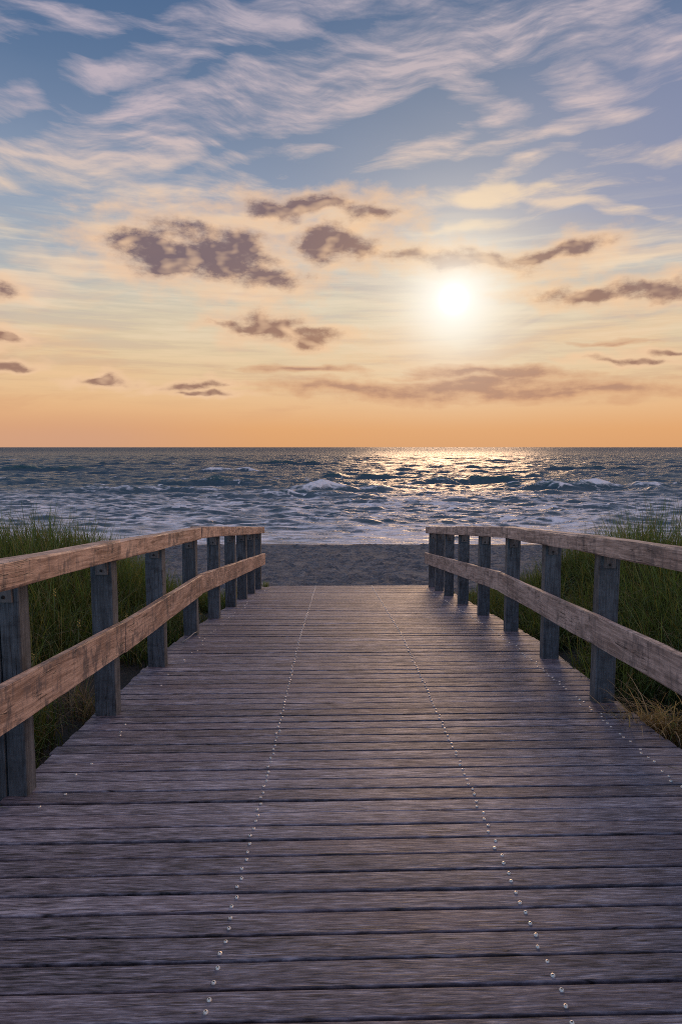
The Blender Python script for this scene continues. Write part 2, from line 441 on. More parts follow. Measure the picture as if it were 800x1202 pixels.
def deck_mat():
    m, t, b = new_mat('weathered_deck_wood')
    obj = t.node('ShaderNodeTexCoord').outputs['Object']
    rnd = t.attr('rnd'); vp = t.attr('across')
    x, y, z = t.split(obj)
    v = t.xyz(x, t.add(vp, t.mul(rnd, 37.0)), t.mul(rnd, 11.0))
    wv = t.vmath('ADD', v, t.vmath('SCALE', t.vmath('SUBTRACT', t.noise(t.mapping(v, scale=(1.2, 6, 1)), 1.0, 2, out='Color', dims='3D'), (0.5, 0.5, 0.5)), scale=0.018))
    g1 = t.noise(t.mapping(wv, scale=(9, 80, 3)), 1.0, 4, 0.68, dims='3D')
    g2 = t.noise(t.mapping(wv, scale=(16, 190, 3)), 1.0, 2, 0.6, dims='3D')
    patch = t.noise(t.mapping(v, scale=(1.8, 7, 1)), 1.0, 5, 0.65, dims='3D')
    big = t.noise(t.mapping(obj, scale=(0.7, 0.5, 1)), 1.0, 3, 0.55, dims='3D')
    f = t.add(t.add(t.mul(g1, 0.72), t.mul(g2, 0.42)), t.add(t.mul(patch, 0.36), t.mul(t.sub(rnd, 0.5), 0.09)))
    col = t.ramp(f, [(0.585, (0.018, 0.018, 0.022)), (0.69, (0.108, 0.098, 0.120)), (0.79, (0.210, 0.193, 0.233)), (0.93, (0.49, 0.46, 0.53))])
    col = t.mix(t.rng(big, 0.35, 0.7, 0.0, 0.36), col, (0.11, 0.090, 0.110))
    hue = t.noise(t.mapping(v, loc=(3, 3, 3), scale=(0.6, 2.5, 1)), 1.0, 2, dims='3D')
    col = t.mix(t.mul(t.rng(hue, 0.45, 0.68), 0.28), col, (0.17, 0.115, 0.125))
    # knots and black checks along the grain
    kn = t.voro(t.mapping(v, scale=(1.3, 9, 1)), 1.0)
    col = t.mix(t.mul(t.rng(kn, 0.10, 0.04), 0.75), col, (0.022, 0.016, 0.015))
    ck = t.noise(t.mapping(wv, loc=(2, 8, 4), scale=(1.1, 42, 1)), 1.0, 2, dims='3D')
    cf = t.mul(t.rng(t.math('ABSOLUTE', t.sub(ck, 0.5)), 0.016, 0.0), t.rng(patch, 0.44, 0.56))
    col = t.mix(t.mul(cf, 0.85), col, (0.008, 0.007, 0.007))
    # drifted sand where the ramp meets the beach
    sn = t.noise(obj, 9.0, 4, 0.65, dims='3D')
    sandf = t.mul(t.rng(y, 10.6, 12.6), t.rng(sn, 0.48, 0.64))
    col = t.mix(t.mul(sandf, 0.6), col, (0.26, 0.22, 0.19))
    t.put(b.inputs['Base Color'], col)
    t.put(b.inputs['Roughness'], t.rng(t.add(g1, t.mul(patch, 0.5)), 0.45, 1.0, 0.66, 0.46))
    b.inputs['Specular IOR Level'].default_value = 0.38
    h = t.sub(t.add(t.mul(g1, 0.7), t.mul(g2, 0.45)), t.mul(cf, 0.7))
    t.put(b.inputs['Normal'], t.bump(h, 0.6, 0.004))
    return m


M_DECK = deck_mat()


def simple_mat(name, color, rough=0.5, metal=0.0, noise=0.0, scale=40):
    m, t, b = new_mat(name)
    obj = t.node('ShaderNodeTexCoord').outputs['Object']
    n = t.noise(obj, scale, 3, dims='3D')
    t.put(b.inputs['Base Color'], t.mix(t.mul(n, noise), color, [c * 0.35 for c in color]))
    b.inputs['Roughness'].default_value = rough; b.inputs['Metallic'].default_value = metal
    return m


M_STEEL = simple_mat('screw_steel', (0.96, 0.87, 0.74), 0.32, 0.55, 0.12, 90)
M_RECESS = simple_mat('screw_recess', (0.16, 0.14, 0.13), 0.6, 0.3)
M_BOLT = simple_mat('bolt_iron', (0.03, 0.028, 0.028), 0.55, 0.5)
M_JOIST = wood_mat('joist_wood', (0.05, 0.045, 0.04), (0.11, 0.10, 0.09), stain=0.3)


# ------------------------------------------------------------------ beams
def beam(name, p0, p1, w, h, mat, parent, edge=0.008, seg=0.25, wob=0.003, seed=0, notch=None, up=(0, 0, 1)):
    """a sawn timber from p0 to p1 (w along the sideways axis, h along the up axis), eased edges, a little out of true"""
    p0 = Vector(p0); p1 = Vector(p1)
    X = (p1 - p0); L = X.length; X.normalize()
    Z = Vector(up); Z = (Z - X * Z.dot(X)).normalized(); Y = Z.cross(X)
    e = edge
    prof = [(-w / 2 + e, -h / 2), (w / 2 - e, -h / 2), (w / 2 - .3 * e, -h / 2 + .3 * e), (w / 2, -h / 2 + e), (w / 2, h / 2 - e), (w / 2 - .3 * e, h / 2 - .3 * e),
            (w / 2 - e, h / 2), (-w / 2 + e, h / 2), (-w / 2 + .3 * e, h / 2 - .3 * e), (-w / 2, h / 2 - e)]
    if notch is not None:                            # a drying split down one face (the -Y side)
        prof += [(-w / 2, notch + .006), (-w / 2 + .028, notch), (-w / 2, notch - .006)]
    prof += [(-w / 2, -h / 2 + e), (-w / 2 + .3 * e, -h / 2 + .3 * e)]
    n = max(2, int(L / seg) + 1); k = len(prof)
    xs = np.linspace(0, L, n)
    verts = []
    for i, x in enumerate(xs):
        for j, (a, b) in enumerate(prof):
            dx = 0
            wa = wob * float(perlin(x * 2.1 + seed, j * 0.7 + 3, seed)); wb = wob * float(perlin(x * 1.7 + seed + 9, j * 0.9, seed + 1))
            if i in (0, n - 1): dx = wob * 0.8 * float(perlin(j * 1.3, seed * 1.7, 5))
            verts.append((x + dx, a + wa, b + wb))
    faces = []
    for i in range(n - 1):
        for j in range(k):
            faces.append((i * k + j, (i + 1) * k + j, (i + 1) * k + (j + 1) % k, i * k + (j + 1) % k))
    faces.append(tuple(range(k))[::1]); faces.append(tuple(range((n - 1) * k, n * k))[::-1])
    o = link_mesh(name, verts, faces, mat, parent)
    M = Matrix((X, Y, Z)).transposed().to_4x4(); M.translation = p0
    if parent is not None: M = Matrix.Translation(-parent.location) @ M
    o.matrix_basis = M
    return o


# ------------------------------------------------------------------ boardwalk
PLANK = 0.1195
SKEW = 0.030


def xl(y): return -1.585 + 0.0085 * max(0, y - 5)
def xr(y): return 1.885 - 0.013 * max(0, y - 7)


def build_boardwalk():
    root = empty('boardwalk', (0, 6, -0.37))
    tag(root, 'weathered grey plank boardwalk sloping down to the beach between two railings', 'boardwalk')
    inv = Matrix.Translation(-root.location)
    V = []; F = []; RND = []; ACR = []
    n_pl = 124; y0 = -2.4
    nx = 15
    tops = []
    rr = random.Random(5)
    for i in range(n_pl):
        yc = y0 + i * PLANK
        if yc > Y_END: break
        gap = rr.choice([0.0085, 0.009, 0.010, 0.011, 0.013, 0.0155])
        w = PLANK - gap
        off = rr.uniform(-.002, .002); dz = rr.uniform(-.0025, .0025); roll = rr.uniform(-.012, .012); yaw = rr.uniform(-.0016, .0016)
        a, b_ = xl(yc) + rr.uniform(-.014, .012), xr(yc) + rr.uniform(-.012, .014)
        rnd = rr.random(); seed = i
        e = 0.0045; th = 0.055
        prof = [(-w / 2, -th), (-w / 2, -e), (-w / 2 + .3 * e, -.3 * e), (-w / 2 + e, 0), (-w / 6, .0008), (w / 6, .0008), (w / 2 - e, 0), (w / 2 - .3 * e, -.3 * e), (w / 2, -e), (w / 2, -th)]
        k = len(prof); base = len(V)
        xs = np.linspace(a, b_, nx)
        en = perlin(xs * 1.3 + i * 7.7, np.full(nx, i * 3.3), 3) * 0.0032
        ef = perlin(xs * 1.3 + i * 5.1 + 50, np.full(nx, i * 2.3), 4) * 0.0032
        hz = perlin(xs * 0.8 + i * 4.1, np.full(nx, i * 1.9), 6) * 0.0020
        for j, x in enumerate(xs):
            ys = yc + SKEW * x + off + yaw * x
            for (py, pz) in prof:
                yy = ys + py + (en[j] if py < 0 else ef[j])
                V.append((x, yy, float(zdeck(ys)) - (S1 if ys < YK else S2) * py + pz + dz + roll * py + hz[j]))
                RND.append(rnd); ACR.append(py)
        for j in range(nx - 1):
            for q in range(k):
                F.append((base + j * k + q, base + j * k + (q + 1) % k, base + (j + 1) * k + (q + 1) % k, base + (j + 1) * k + q))
        F.append(tuple(base + q for q in range(k))[::-1]); F.append(tuple(base + (nx - 1) * k + q for q in range(k)))
        tops.append((yc, off + 0, yaw, dz))
    V = [tuple(inv @ Vector(v)) for v in V]
    # object coordinates are used by the grain: keep them near the walk's own axis
    link_mesh('deck', V, F, M_DECK, root, attrs={'rnd': RND, 'across': ACR})
    # screws: two in every plank over each joist line
    lines = [(-0.373, -0.010, 1.0, 0.0035), (0.628, -0.0075, 1.0, 0.0035), (1.655, -0.022, 0.78, 0.012), (-1.335, 0.004, 0.3, 0.03)]

    def screw_geo(r, cx=0, cy=0, cz=0, tx=0.0, ty=0.0, b0=0):
        SV, SF, MI = [], [], []; n = 10
        for (rad, hh) in ((1.0, -.004), (1.0, .0012), (.74, .0038), (.34, .0044), (.28, .0022)):
            for q in range(n):
                ax = rad * r * math.cos(2 * math.pi * q / n); ay = rad * r * math.sin(2 * math.pi * q / n)
                SV.append((cx + ax, cy + ay, cz + hh + ax * tx + ay * ty))
        for ring in range(4):
            for q in range(n):
                SF.append((b0 + ring * n + q, b0 + ring * n + (q + 1) % n, b0 + (ring + 1) * n + (q + 1) % n, b0 + (ring + 1) * n + q)); MI.append(1 if ring == 3 else 0)
        SF.append(tuple(b0 + 4 * n + q for q in range(n))); MI.append(1)
        return SV, SF, MI

    spots = []
    for li, (xb, dxdy, prob, jit) in enumerate(lines):
        for (yc, off, yaw, dz) in tops:
            for s in (-1, 1):
                if rr.random() > prob: continue
                x = xb + dxdy * max(0, yc - 3.5) + rr.gauss(0, jit) + s * 0.003
                ys = yc + SKEW * x + off + yaw * x + s * PLANK * 0.235 + rr.gauss(0, .004)
                z = float(zdeck(ys)) + dz + 0.0012
                spots.append((ys, x, z, 0.0078 * rr.uniform(.9, 1.1), rr.gauss(0, .06), rr.gauss(0, .06) - S1))
    # the hundred nearest in view are pieces of their own, the rest one mesh
    inview = sorted(p for p in spots if p[0] > 1.62 and abs(p[1]) < 0.51 * p[0] + 0.06)
    near = inview[:100]; ns = set(near)
    ms = None
    for (ys, x, z, r, tx, ty) in near:
        if ms is None:
            so = link_mesh('screw', *screw_geo(0.0078)[:2], [M_STEEL, M_RECESS], root, mat_idx=screw_geo(0.0078)[2]); ms = so.data
        else:
            so = bpy.data.objects.new('screw', ms); COL.objects.link(so); so.parent = root
        so.location = (x - root.location.x, ys - root.location.y, z - root.location.z)
        so.rotation_euler = (math.atan(ty), -math.atan(tx), rr.uniform(0, 3)); so.scale = (r / 0.0078,) * 3
    SV = []; SF = []; MI = []
    for p in spots:
        if p in ns: continue
        a_, f_, m_ = screw_geo(p[3], p[1] - root.location.x, p[0] - root.location.y, p[2] - root.location.z, p[4], p[5], len(SV))
        SV += a_; SF += f_; MI += m_
    so = link_mesh('screw_heads', SV, SF, [M_STEEL, M_RECESS], root, mat_idx=MI)
    so['kind'] = 'stuff'
    # joists that carry the planks, in two lengths because of the knee
    for x0, x1 in ((-1.46, -1.43), (-0.375, -0.45), (0.63, 0.565), (1.70, 1.60)):
        for (ya, yb, s) in ((-2.3, 6.45, 0), (6.5, 12.2, 1)):
            xa = x0 + (x1 - x0) * s * 0.0 if s == 0 else x0
            xb_ = x0 if s == 0 else x1
            beam('joist', (xa, ya, float(zdeck(ya)) - 0.150), (xb_, yb, float(zdeck(yb)) - 0.150), 0.07, 0.17, M_JOIST, root, seg=1.5, seed=int(x0 * 10) + s)
    return root


build_boardwalk()


# ------------------------------------------------------------------ railings
RAIL_H = 1.09          # underside of the handrail plank is RAIL_H - .095 above the deck


def build_railing(side):
    L = side < 0
    if L:
        ys = [-1.55, -0.38, 0.78, 1.92, 3.12, 4.26, 5.45, 6.70, 7.92, 9.06, 10.05, 10.92, 11.76]
        xin = lambda y: -1.432 + 0.008 * max(0, y - 7)
        top_w = 0.125
        wood = M_RAIL
    else:
        ys = [-1.50, -0.30, 0.90, 2.06, 3.16, 4.52, 5.72, 6.93, 8.18, 9.40, 10.50, 11.38, 12.08]
        xin = lambda y: 1.715 - 0.0225 * max(0, y - 6.0)
        top_w = 0.125
        wood = M_RAIL_GREY
    root = empty('wooden_railing', (xin(4) + side * 0.06, 4, float(zdeck(4))))
    if L:
        tag(root, 'warm brown plank railing on grey posts along the left edge of the boardwalk', 'railing', 'wooden railings of the boardwalk')
    else:
        tag(root, 'greyer plank railing along the right edge of the boardwalk, on the sun side', 'railing', 'wooden railings of the boardwalk')
    pw, pd = 0.138, 0.102
    ztop = lambda y: float(zdeck(y)) + RAIL_H + (0.014 if L else 0.020) * max(0.0, 6.7 - y)
    rr = random.Random(3 if L else 8)
    for i, y in enumerate(ys):
        z1 = ztop(y) - 0.114
        z0 = float(zdeck(y)) - 0.55
        xc = xin(y) + side * pw / 2
        big = L and abs(y - 3.12) < .01
        w = pw * rr.uniform(.96, 1.05)
        if big: xc -= 0.045
        p = beam('post', (xc + rr.uniform(-.006, .006), y, z0), (xc, y + rr.uniform(-.006, .006), z1), pd, w, M_POST, root, edge=0.007, seg=0.2, wob=0.003, seed=i + (40 if L else 80),
                 notch=(0.022 if big else None), up=(-1, 0, 0))
        # face of the post that looks up the walk carries a bolted block
        yf = y - pd / 2
        zb = z1 - 0.048
        blk = beam('mounting_block', (xc - side * 0.006, yf - 0.004, zb - 0.043), (xc - side * 0.006, yf - 0.004, zb + 0.043), 0.012, 0.078, M_BLOCK, root, edge=0.003, seg=0.1, wob=0.001, seed=i, up=(-1, 0, 0))
        n = 10; bv = []; bf = []
        for (ra, hh) in ((0.0085, 0), (0.0085, .005), (.005, .0085)):
            for q in range(n): bv.append((ra * math.cos(2 * math.pi * q / n), -hh, ra * math.sin(2 * math.pi * q / n)))
        for ring in range(2):
            for q in range(n): bf.append((ring * n + q, ring * n + (q + 1) % n, (ring + 1) * n + (q + 1) % n, (ring + 1) * n + q))
        bf.append(tuple(2 * n + q for q in range(n)))
        bo = link_mesh('bolt', bv, bf, M_BOLT, None)
        bo.parent = blk
        bo.matrix_parent_inverse = Matrix.Identity(4)
        wm = Matrix.Translation(Vector((xc - side * 0.006 - root.location.x, yf - 0.0102 - root.location.y, zb - 0.018 - root.location.z)))
        bo.matrix_basis = blk.matrix_basis.inverted() @ wm
    zt = lambda y: ztop(y) - 0.0575
    zl = lambda y: float(zdeck(y)) + 0.515
    # handrail planks lie flat on the posts: (y0, y1, sideways shift, lift)
    if L:
        tops = [(-2.0, 0.80, 0, 0), (0.805, 4.19, 0.016, 0.004), (4.195, 6.72, 0.0, -0.006), (6.725, 7.98, 0.004, 0.002), (7.985, 11.92, -0.002, 0)]
        lows = [(-2.0, 0.80, 0, .05, .06), (0.805, 4.29, 0.0, 0.072, -0.020), (4.297, 6.70, 0.002, -0.022, -.004), (6.703, 12.02, 0.0, 0.0, 0.002)]
    else:
        tops = [(-2.0, 0.95, 0, 0), (0.955, 4.55, 0.0, 0.0), (4.553, 6.90, 0.0, 0.002), (6.905, 9.45, 0.0, 0.003), (9.455, 12.20, 0.0, 0.0)]
        lows = [(-2.0, 0.90, 0, .04, .04), (0.905, 4.50, 0.0, 0.04, 0.004), (4.505, 7.05, 0.0, -0.002, -0.004), (7.053, 9.5, 0.0, 0.0, 0.0), (9.503, 12.32, 0.0, 0.002, 0.002)]
    for i, (a, b, sh, lf) in enumerate(tops):
        xa = xin(a) - side * (0.052 + sh) + side * top_w / 2; xb = xin(b) - side * (0.052 + sh) + side * top_w / 2
        beam('handrail', (xa, a, zt(a) + lf), (xb, b, zt(b) + lf), top_w, 0.115, wood, root, edge=0.010, seg=0.12, wob=0.0055, seed=i * 3 + (1 if L else 21))
    for i, (a, b, sh, la, lb) in enumerate(lows):
        th = 0.046
        xa = xin(a) - side * (th / 2 + 0.002 + sh); xb = xin(b) - side * (th / 2 + 0.002 + sh)
        beam('lower_rail', (xa, a, zl(a) + la), (xb, b, zl(b) + lb), th, 0.197, wood, root, edge=0.006, seg=0.12, wob=0.0045, seed=i * 5 + (2 if L else 33))
    return root


build_railing(-1)
build_railing(1)


# ------------------------------------------------------------------ ground
def ground_z(x, y):
    x = np.asarray(x, dtype=float); y = np.asarray(y, dtype=float)
    beach = np.interp(y, [-400, 8, 12.3, 15, 20, 24.0, 25.0, 27, 40, 100, 400, 3000], [-0.3, -0.86, -1.12, -1.34, -1.76, -2.06, -2.19, -2.42, -3.2, -5, -9, -20])
    side_d = np.where(x < 0, -x - 1.585, x - 1.885)
    prof = zdeck(np.clip(y, -400, 13)) - 0.22
    rise = 0.12 * sstep(0.0, 0.9, side_d) + 0.52 * sstep(0.5, 2.0, side_d) + 0.28 * sstep(2.0, 6, side_d)
    rise = rise + 0.16 * fbm(x * 0.55, y * 0.55, 21, 3) * sstep(0.2, 1.5, side_d)
    dune = np.maximum(prof, -0.75) * 0 + prof + rise
    cut = np.where(x < 0, 9.9, 10.2) + 0.9 * perlin(x * 0.45, y * 0.0 + 2.2, 8)
    k = 1 - sstep(cut - 1.2, cut + 1.6, y)
    inside = side_d < 0
    under = np.minimum(prof, 5)
    z = beach * (1 - k) + dune * k
    z = np.where(inside, np.where(y < 12.6, np.minimum(zdeck(y) - 0.20, zdeck(y) - 0.20) * (1 - sstep(11.9, 12.6, y)) + beach * sstep(11.9, 12.6, y), z), z)
    return z


def build_ground():
    def axis(fine0, fine1, st, far0, far1):
        mid = np.arange(fine0, fine1 + 1e-6, st)
        up = [fine1]; s = st
        while up[-1] < far1: s *= 1.22; up.append(up[-1] + s)
        dn = [fine0]; s = st
        while dn[-1] > far0: s *= 1.22; dn.append(dn[-1] - s)
        return np.concatenate([np.array(dn[1:])[::-1], mid, np.array(up[1:])])
    xs = axis(-8.0, 8.0, 0.06, -9000, 9000)
    ys = axis(1.0, 25.6, 0.06, -9000, 3000)
    X, Y = np.meshgrid(xs, ys)
    Z = ground_z(X, Y)
    nearm = (np.abs(X) < 12) & (Y > 8) & (Y < 27)
    # footprints and wind ripples in the dry sand
    on = sstep(10.5, 12.8, Y) * (1 - sstep(22.8, 24.4, Y)) * (np.abs(X) < 12)
    Z = Z + on * (0.022 * fbm(X * 1.6, Y * 1.6, 31, 3) + 0.022 * fbm(X * 4.5, Y * 4.5, 35, 3))
    r = np.random.default_rng(3)
    dx = xs; dy = ys
    for _ in range(2600):
        cx = r.uniform(-8, 8); cy = r.uniform(12.0, 23.5)
        a = r.uniform(0, math.pi); ln = r.uniform(.08, .15); wd = r.uniform(.045, .08); dep = r.uniform(.025, .075)
        i0, i1 = np.searchsorted(dx, [cx - .45, cx + .45]); j0, j1 = np.searchsorted(dy, [cy - .45, cy + .45])
        xx = X[j0:j1, i0:i1] - cx; yy = Y[j0:j1, i0:i1] - cy
        u = (xx * math.cos(a) + yy * math.sin(a)) / ln; v = (-xx * math.sin(a) + yy * math.cos(a)) / wd
        q = u * u + v * v
        Z[j0:j1, i0:i1] += dep * (-np.exp(-q) + 0.45 * np.exp(-(np.sqrt(q) - 1.6) ** 2 * 3))
    # a little swash step at the water's edge
    Z = Z + 0.10 * np.exp(-((Y - 23.6 - 0.5 * perlin(X * 0.25, X * 0, 4)) / 0.5) ** 2) * (np.abs(X) < 60)
    ny, nx = X.shape
    V = np.stack([X.ravel(), Y.ravel(), Z.ravel()], 1)
    idx = np.arange(ny * nx).reshape(ny, nx)
    F = np.stack([idx[:-1, :-1].ravel(), idx[:-1, 1:].ravel(), idx[1:, 1:].ravel(), idx[1:, :-1].ravel()], 1)
    m, t, b = new_mat('beach_sand')
    obj = t.node('ShaderNodeTexCoord').outputs['Object']
    x, y, z = t.split(obj)
    n1 = t.noise(obj, 3.0, 5, 0.6, dims='3D'); n2 = t.noise(obj, 60.0, 2, 0.6, dims='3D'); n3 = t.noise(obj, 22.0, 3, 0.6, dims='3D')
    col = t.mix(t.rng(t.add(t.mul(n1, 0.6), t.mul(n3, 0.4)), 0.35, 0.65), (0.080, 0.088, 0.100), (0.20, 0.208, 0.222))
    col = t.mix(t.mul(t.rng(n2, 0.52, 0.64), 0.7), col, (0.04, 0.042, 0.048))
    wob = t.mul(t.sub(t.noise(t.mapping(obj, scale=(0.3, 0.3, 0.3)), 1.0, 3, dims='3D'), 0.5), 1.6)
    wet_sunlit = t.rng(t.add(y, wob), 23.2, 24.0)
    soil = t.mul(t.rng(y, 11.5, 9.0), t.rng(t.add(n1, t.mul(n3, 0.3)), 0.42, 0.60, 0.5, 1.0))
    col = t.mix(t.mul(soil, 0.9), col, (0.045, 0.042, 0.034))
    col = t.mix(wet_sunlit, col, (0.24, 0.16, 0.105))  # wet strip tinted tan, the low sun on the berm put into its colour
    t.put(b.inputs['Base Color'], col)
    t.put(b.inputs['Roughness'], t.rng(wet_sunlit, 0.0, 1.0, 0.9, 0.20))
    b.inputs['Specular IOR Level'].default_value = 0.35
    t.put(b.inputs['Normal'], t.bump(t.add(t.mul(n3, 0.9), t.mul(n2, 0.35)), 0.8, 0.035))
    o = link_mesh('ground', V, F, m, None, smooth=True)
    tag(o, 'trodden dry beach sand running up into low dunes beside the boardwalk', 'beach', kind='structure')


build_ground()


# ------------------------------------------------------------------ sea
def px_sea(px, py):
    dn = math.atan((py - 601) / 800) + PITCH
    y = (CAM_Z - SEA_Z) / math.tan(dn)
    return (px - 400) / 800 * y * 1.005, y


def build_sea():
    rows = [22.5]
    while rows[-1] < 40000:
        y = rows[-1]
        st = 0.13 if y < 40 else (0.13 + (y - 40) * 0.0055)
        if y > 420: st = y * 0.09
        rows.append(y + st)
    ys = np.array(rows)
    us = np.concatenate([np.linspace(-4.0, -0.72, 60)[:-1], np.linspace(-0.72, 0.72, 620), np.linspace(0.72, 4.0, 60)[1:]])
    Yg, U = np.meshgrid(ys, us, indexing='ij')
    Xg = U * (Yg + 2.0)
    r = np.random.default_rng(23)
    fade = 1 - sstep(250, 420, Yg)
    shore = 0.12 + 0.88 * sstep(24.5, 36, Yg)
    H = np.zeros_like(Xg); 
    wx = Xg + 2.2 * fbm(Xg * 0.05, Yg * 0.05, 2, 2); wy = Yg + 2.6 * fbm(Xg * 0.045 + 40, Yg * 0.045, 3, 2)
    for lam, amp, n in ((17, 0.09, 3), (10, 0.12, 5), (6.0, 0.12, 6), (3.4, 0.080, 8), (1.9, 0.070, 9), (1.05, 0.046, 9)):
        for _ in range(n):
            l = lam * r.uniform(.8, 1.25); th = r.normal(0, 0.38 if lam > 5 else 0.55) + math.pi / 2
            k = 2 * math.pi / l
            ph = r.uniform(0, 2 * math.pi)
            s = np.sin(k * (math.cos(th) * wx + math.sin(th) * wy) + ph)
            band = 1 - sstep(lam * 45, lam * 95, Yg)
            grp = 0.45 + 0.85 * np.abs(perlin(Xg / (l * 2.0 + 1.2) + ph, Yg / (l * 1.8), int(ph * 100)))
            if lam > 5: grp = grp * sstep(38 if lam < 8 else 50, 72 if lam < 8 else 95, Yg)
            elif lam > 3: grp = grp * (0.45 + 0.55 * sstep(40, 62, Yg))
            H += amp / math.sqrt(n) * 1.35 * band * grp * (2 * ((s + 1) / 2) ** 1.6 - 0.9)
    H *= shore * fade * (1 + 0.25 * (1 - sstep(50, 75, Yg)))
    FO = np.zeros_like(Xg); HB = np.zeros_like(Xg); FB = np.zeros_like(Xg)
    # breaking waves: px, py, half width px, height m, foam
    br = [(45, 553, 60, .95, 0.12), (20, 566, 70, .6, 0.1), (272, 553, 42, .55, .9), (180, 577, 110, .5, .55), (395, 577, 62, .75, .8),
          (505, 568, 26, .8, .6), (570, 567, 34, .8, 0.25), (640, 574, 45, .7, .5), (715, 573, 60, .85, 1.0), (790, 577, 40, .5, .4),
          (430, 562, 60, .7, .15), (240, 568, 70, .6, .3), (600, 560, 40, .5, .15), (340, 583, 90, .45, .5), (60, 585, 80, .4, .4),
          (620, 588, 90, .4, .4), (470, 590, 70, .4, .45), (140, 598, 110, .35, .5), (330, 603, 80, .3, .5), (740, 596, 70, .35, .4),
          (700, 551, 60, .6, .1), (550, 548, 50, .55, .1), (130, 545, 70, .6, .08), (350, 545, 60, .6, .15), (240, 613, 120, .28, .5),
          (560, 612, 90, .26, .55), (690, 610, 80, .28, .5), (420, 620, 110, .22, .6), (130, 622, 120, .22, .5)]
    for i, (px, py, hw, hh, fo) in enumerate(br):
        x0, y0 = px_sea(px, py)
        Lw = hw / 800 * y0
        if fo < 0.35: hh *= 0.9
        if py > 583: hh *= 0.45
        sel = (np.abs(Yg - y0) < 14) & (np.abs(Xg - x0) < Lw * 2.4 + 4)
        xx = Xg[sel]; yy = Yg[sel]
        c = y0 + 1.1 * perlin(xx * 0.16 + i * 3.3, xx * 0 + i, 50 + i) + 0.5 * perlin(xx * 0.5, xx * 0 + i, 70)
        env = np.exp(-np.abs((xx - x0) / Lw) ** 3) * (0.75 + 0.5 * perlin(xx * 0.4, xx * 0 + i * 1.7, 90))
        dy = yy - c
        th = 0.55 + 0.5 * hh
        prof = np.where(dy < 0, np.exp(-(dy / th) ** 2), np.exp(-(dy / (th * 3.2)) ** 2)) - 0.28 * np.exp(-((dy + 2.6 * th) / (1.5 * th)) ** 2)
        HB[sel] += hh * env * prof
        # the broken lip and the wash it leaves in front
        spill = np.where(dy < 0.35, np.exp(-((dy + 0.25) / (0.75 * th)) ** 2), np.exp(-((dy - .35) / 0.35) ** 2))
        wash = 0.55 * np.exp(-((dy + 2.6) / 2.4) ** 2)
        FB[sel] = np.maximum(FB[sel], fo * np.clip(env * 1.3, 0, 1) * np.maximum(spill, wash * 0.8))
    # lacy foam drifting in the shallows
    zone = sstep(62, 40, Yg) if False else (1 - sstep(44, 66, Yg))
    lace = fbm(Xg * 0.22, Yg * 0.42, 61, 4)
    FO = np.maximum(FO, zone * 0.22 + zone * 0.50 * sstep(-0.10, 0.30, lace))
    FO = np.maximum(FO, 0.30 * (1 - sstep(66, 180, Yg)) * sstep(-0.2, 0.3, fbm(Xg * 0.10, Yg * 0.10, 63, 3)))
    cap = sstep(0.20, 0.46, H) * (1 - sstep(160, 300, Yg)) * sstep(0.0, 0.3, fbm(Xg * 0.3, Yg * 0.2, 77, 3))
    FO = np.maximum(FO, 0.6 * cap)
    # swash edge
    edge = 24.75 + 0.9 * fbm(Xg * 0.14, Xg * 0, 91, 3) + 0.12 * perlin(Xg * 0.9, Xg * 0, 92)
    FO = np.maximum(FO, 0.95 * np.exp(-((Yg - edge - 0.25) / 0.28) ** 2))
    ed2 = 27.4 + 0.9 * fbm(Xg * 0.10 + 9, Xg * 0, 93, 3)
    bore = np.where(Yg < ed2, np.exp(-((Yg - ed2) / .25) ** 2), np.exp(-((Yg - ed2) / .9) ** 2))
    H += 0.15 * bore * (0.6 + 0.6 * perlin(Xg * 0.2, Xg * 0, 95))
    FO = np.maximum(FO, 0.75 * bore * sstep(-0.2, 0.3, perlin(Xg * 0.25, Yg * 0.1, 96)))
    near_z = 1 - sstep(70, 120, Yg)
    qx = Xg + 1.1 * fbm(Xg * 0.3, Yg * 0.3, 101, 3); qy = Yg + 1.3 * fbm(Xg * 0.22, Yg * 0.3, 102, 3)
    rid = 0; amp = 0.62; fx, fy = 0.15, 0.42
    for o_ in range(4):
        rid = rid + amp * (1 - np.abs(perlin(qx * fx + 5 * o_, qy * fy, 110 + o_))) ** 3
        amp *= 0.52; fx *= 2.1; fy *= 2.0
    rid2 = (1 - np.abs(perlin(qx * 0.05, qy * 0.12, 120))) ** 3 * 0.7 + (1 - np.abs(perlin(qx * 0.12, qy * 0.26, 121))) ** 3 * 0.4
    H = H * (1 - 0.45 * near_z) + shore * (0.24 * (rid - 0.45) * near_z + 0.42 * (rid2 - 0.4) * sstep(45, 80, Yg) * (1 - sstep(220, 400, Yg)))
    streak = sstep(0.70, 1.02, rid) * near_z * sstep(-0.25, 0.25, fbm(Xg * 0.12, Yg * 0.16, 104, 3))
    FO = np.maximum(FO, 0.85 * streak)
    FO = np.maximum(FO, 0.9 * sstep(0.80, 1.0, rid2) * sstep(0.05, 0.35, fbm(Xg * 0.05 + 3, Yg * 0.06, 105, 3)) * sstep(45, 70, Yg) * (1 - sstep(180, 260, Yg)))
    H = H + HB * 1.15
    slope = np.gradient(H, axis=0) / np.gradient(Yg, axis=0)
    MILK = zone * (0.64 + 0.75 * fbm(Xg * 0.30, Yg * 0.9, 64, 4)) * (1 - 0.9 * sstep(0.06, 0.34, slope))  # aerated water; camera-facing slopes painted darker, as they reflect less sky
    FO = FO * (1 - 0.65 * sstep(0.08, 0.36, slope) * (FO < 0.7))  # foam colour thinned likewise, painting the wave fronts dark
    FO = np.maximum(FO, 1.15 * FB)
    Z = SEA_Z + H
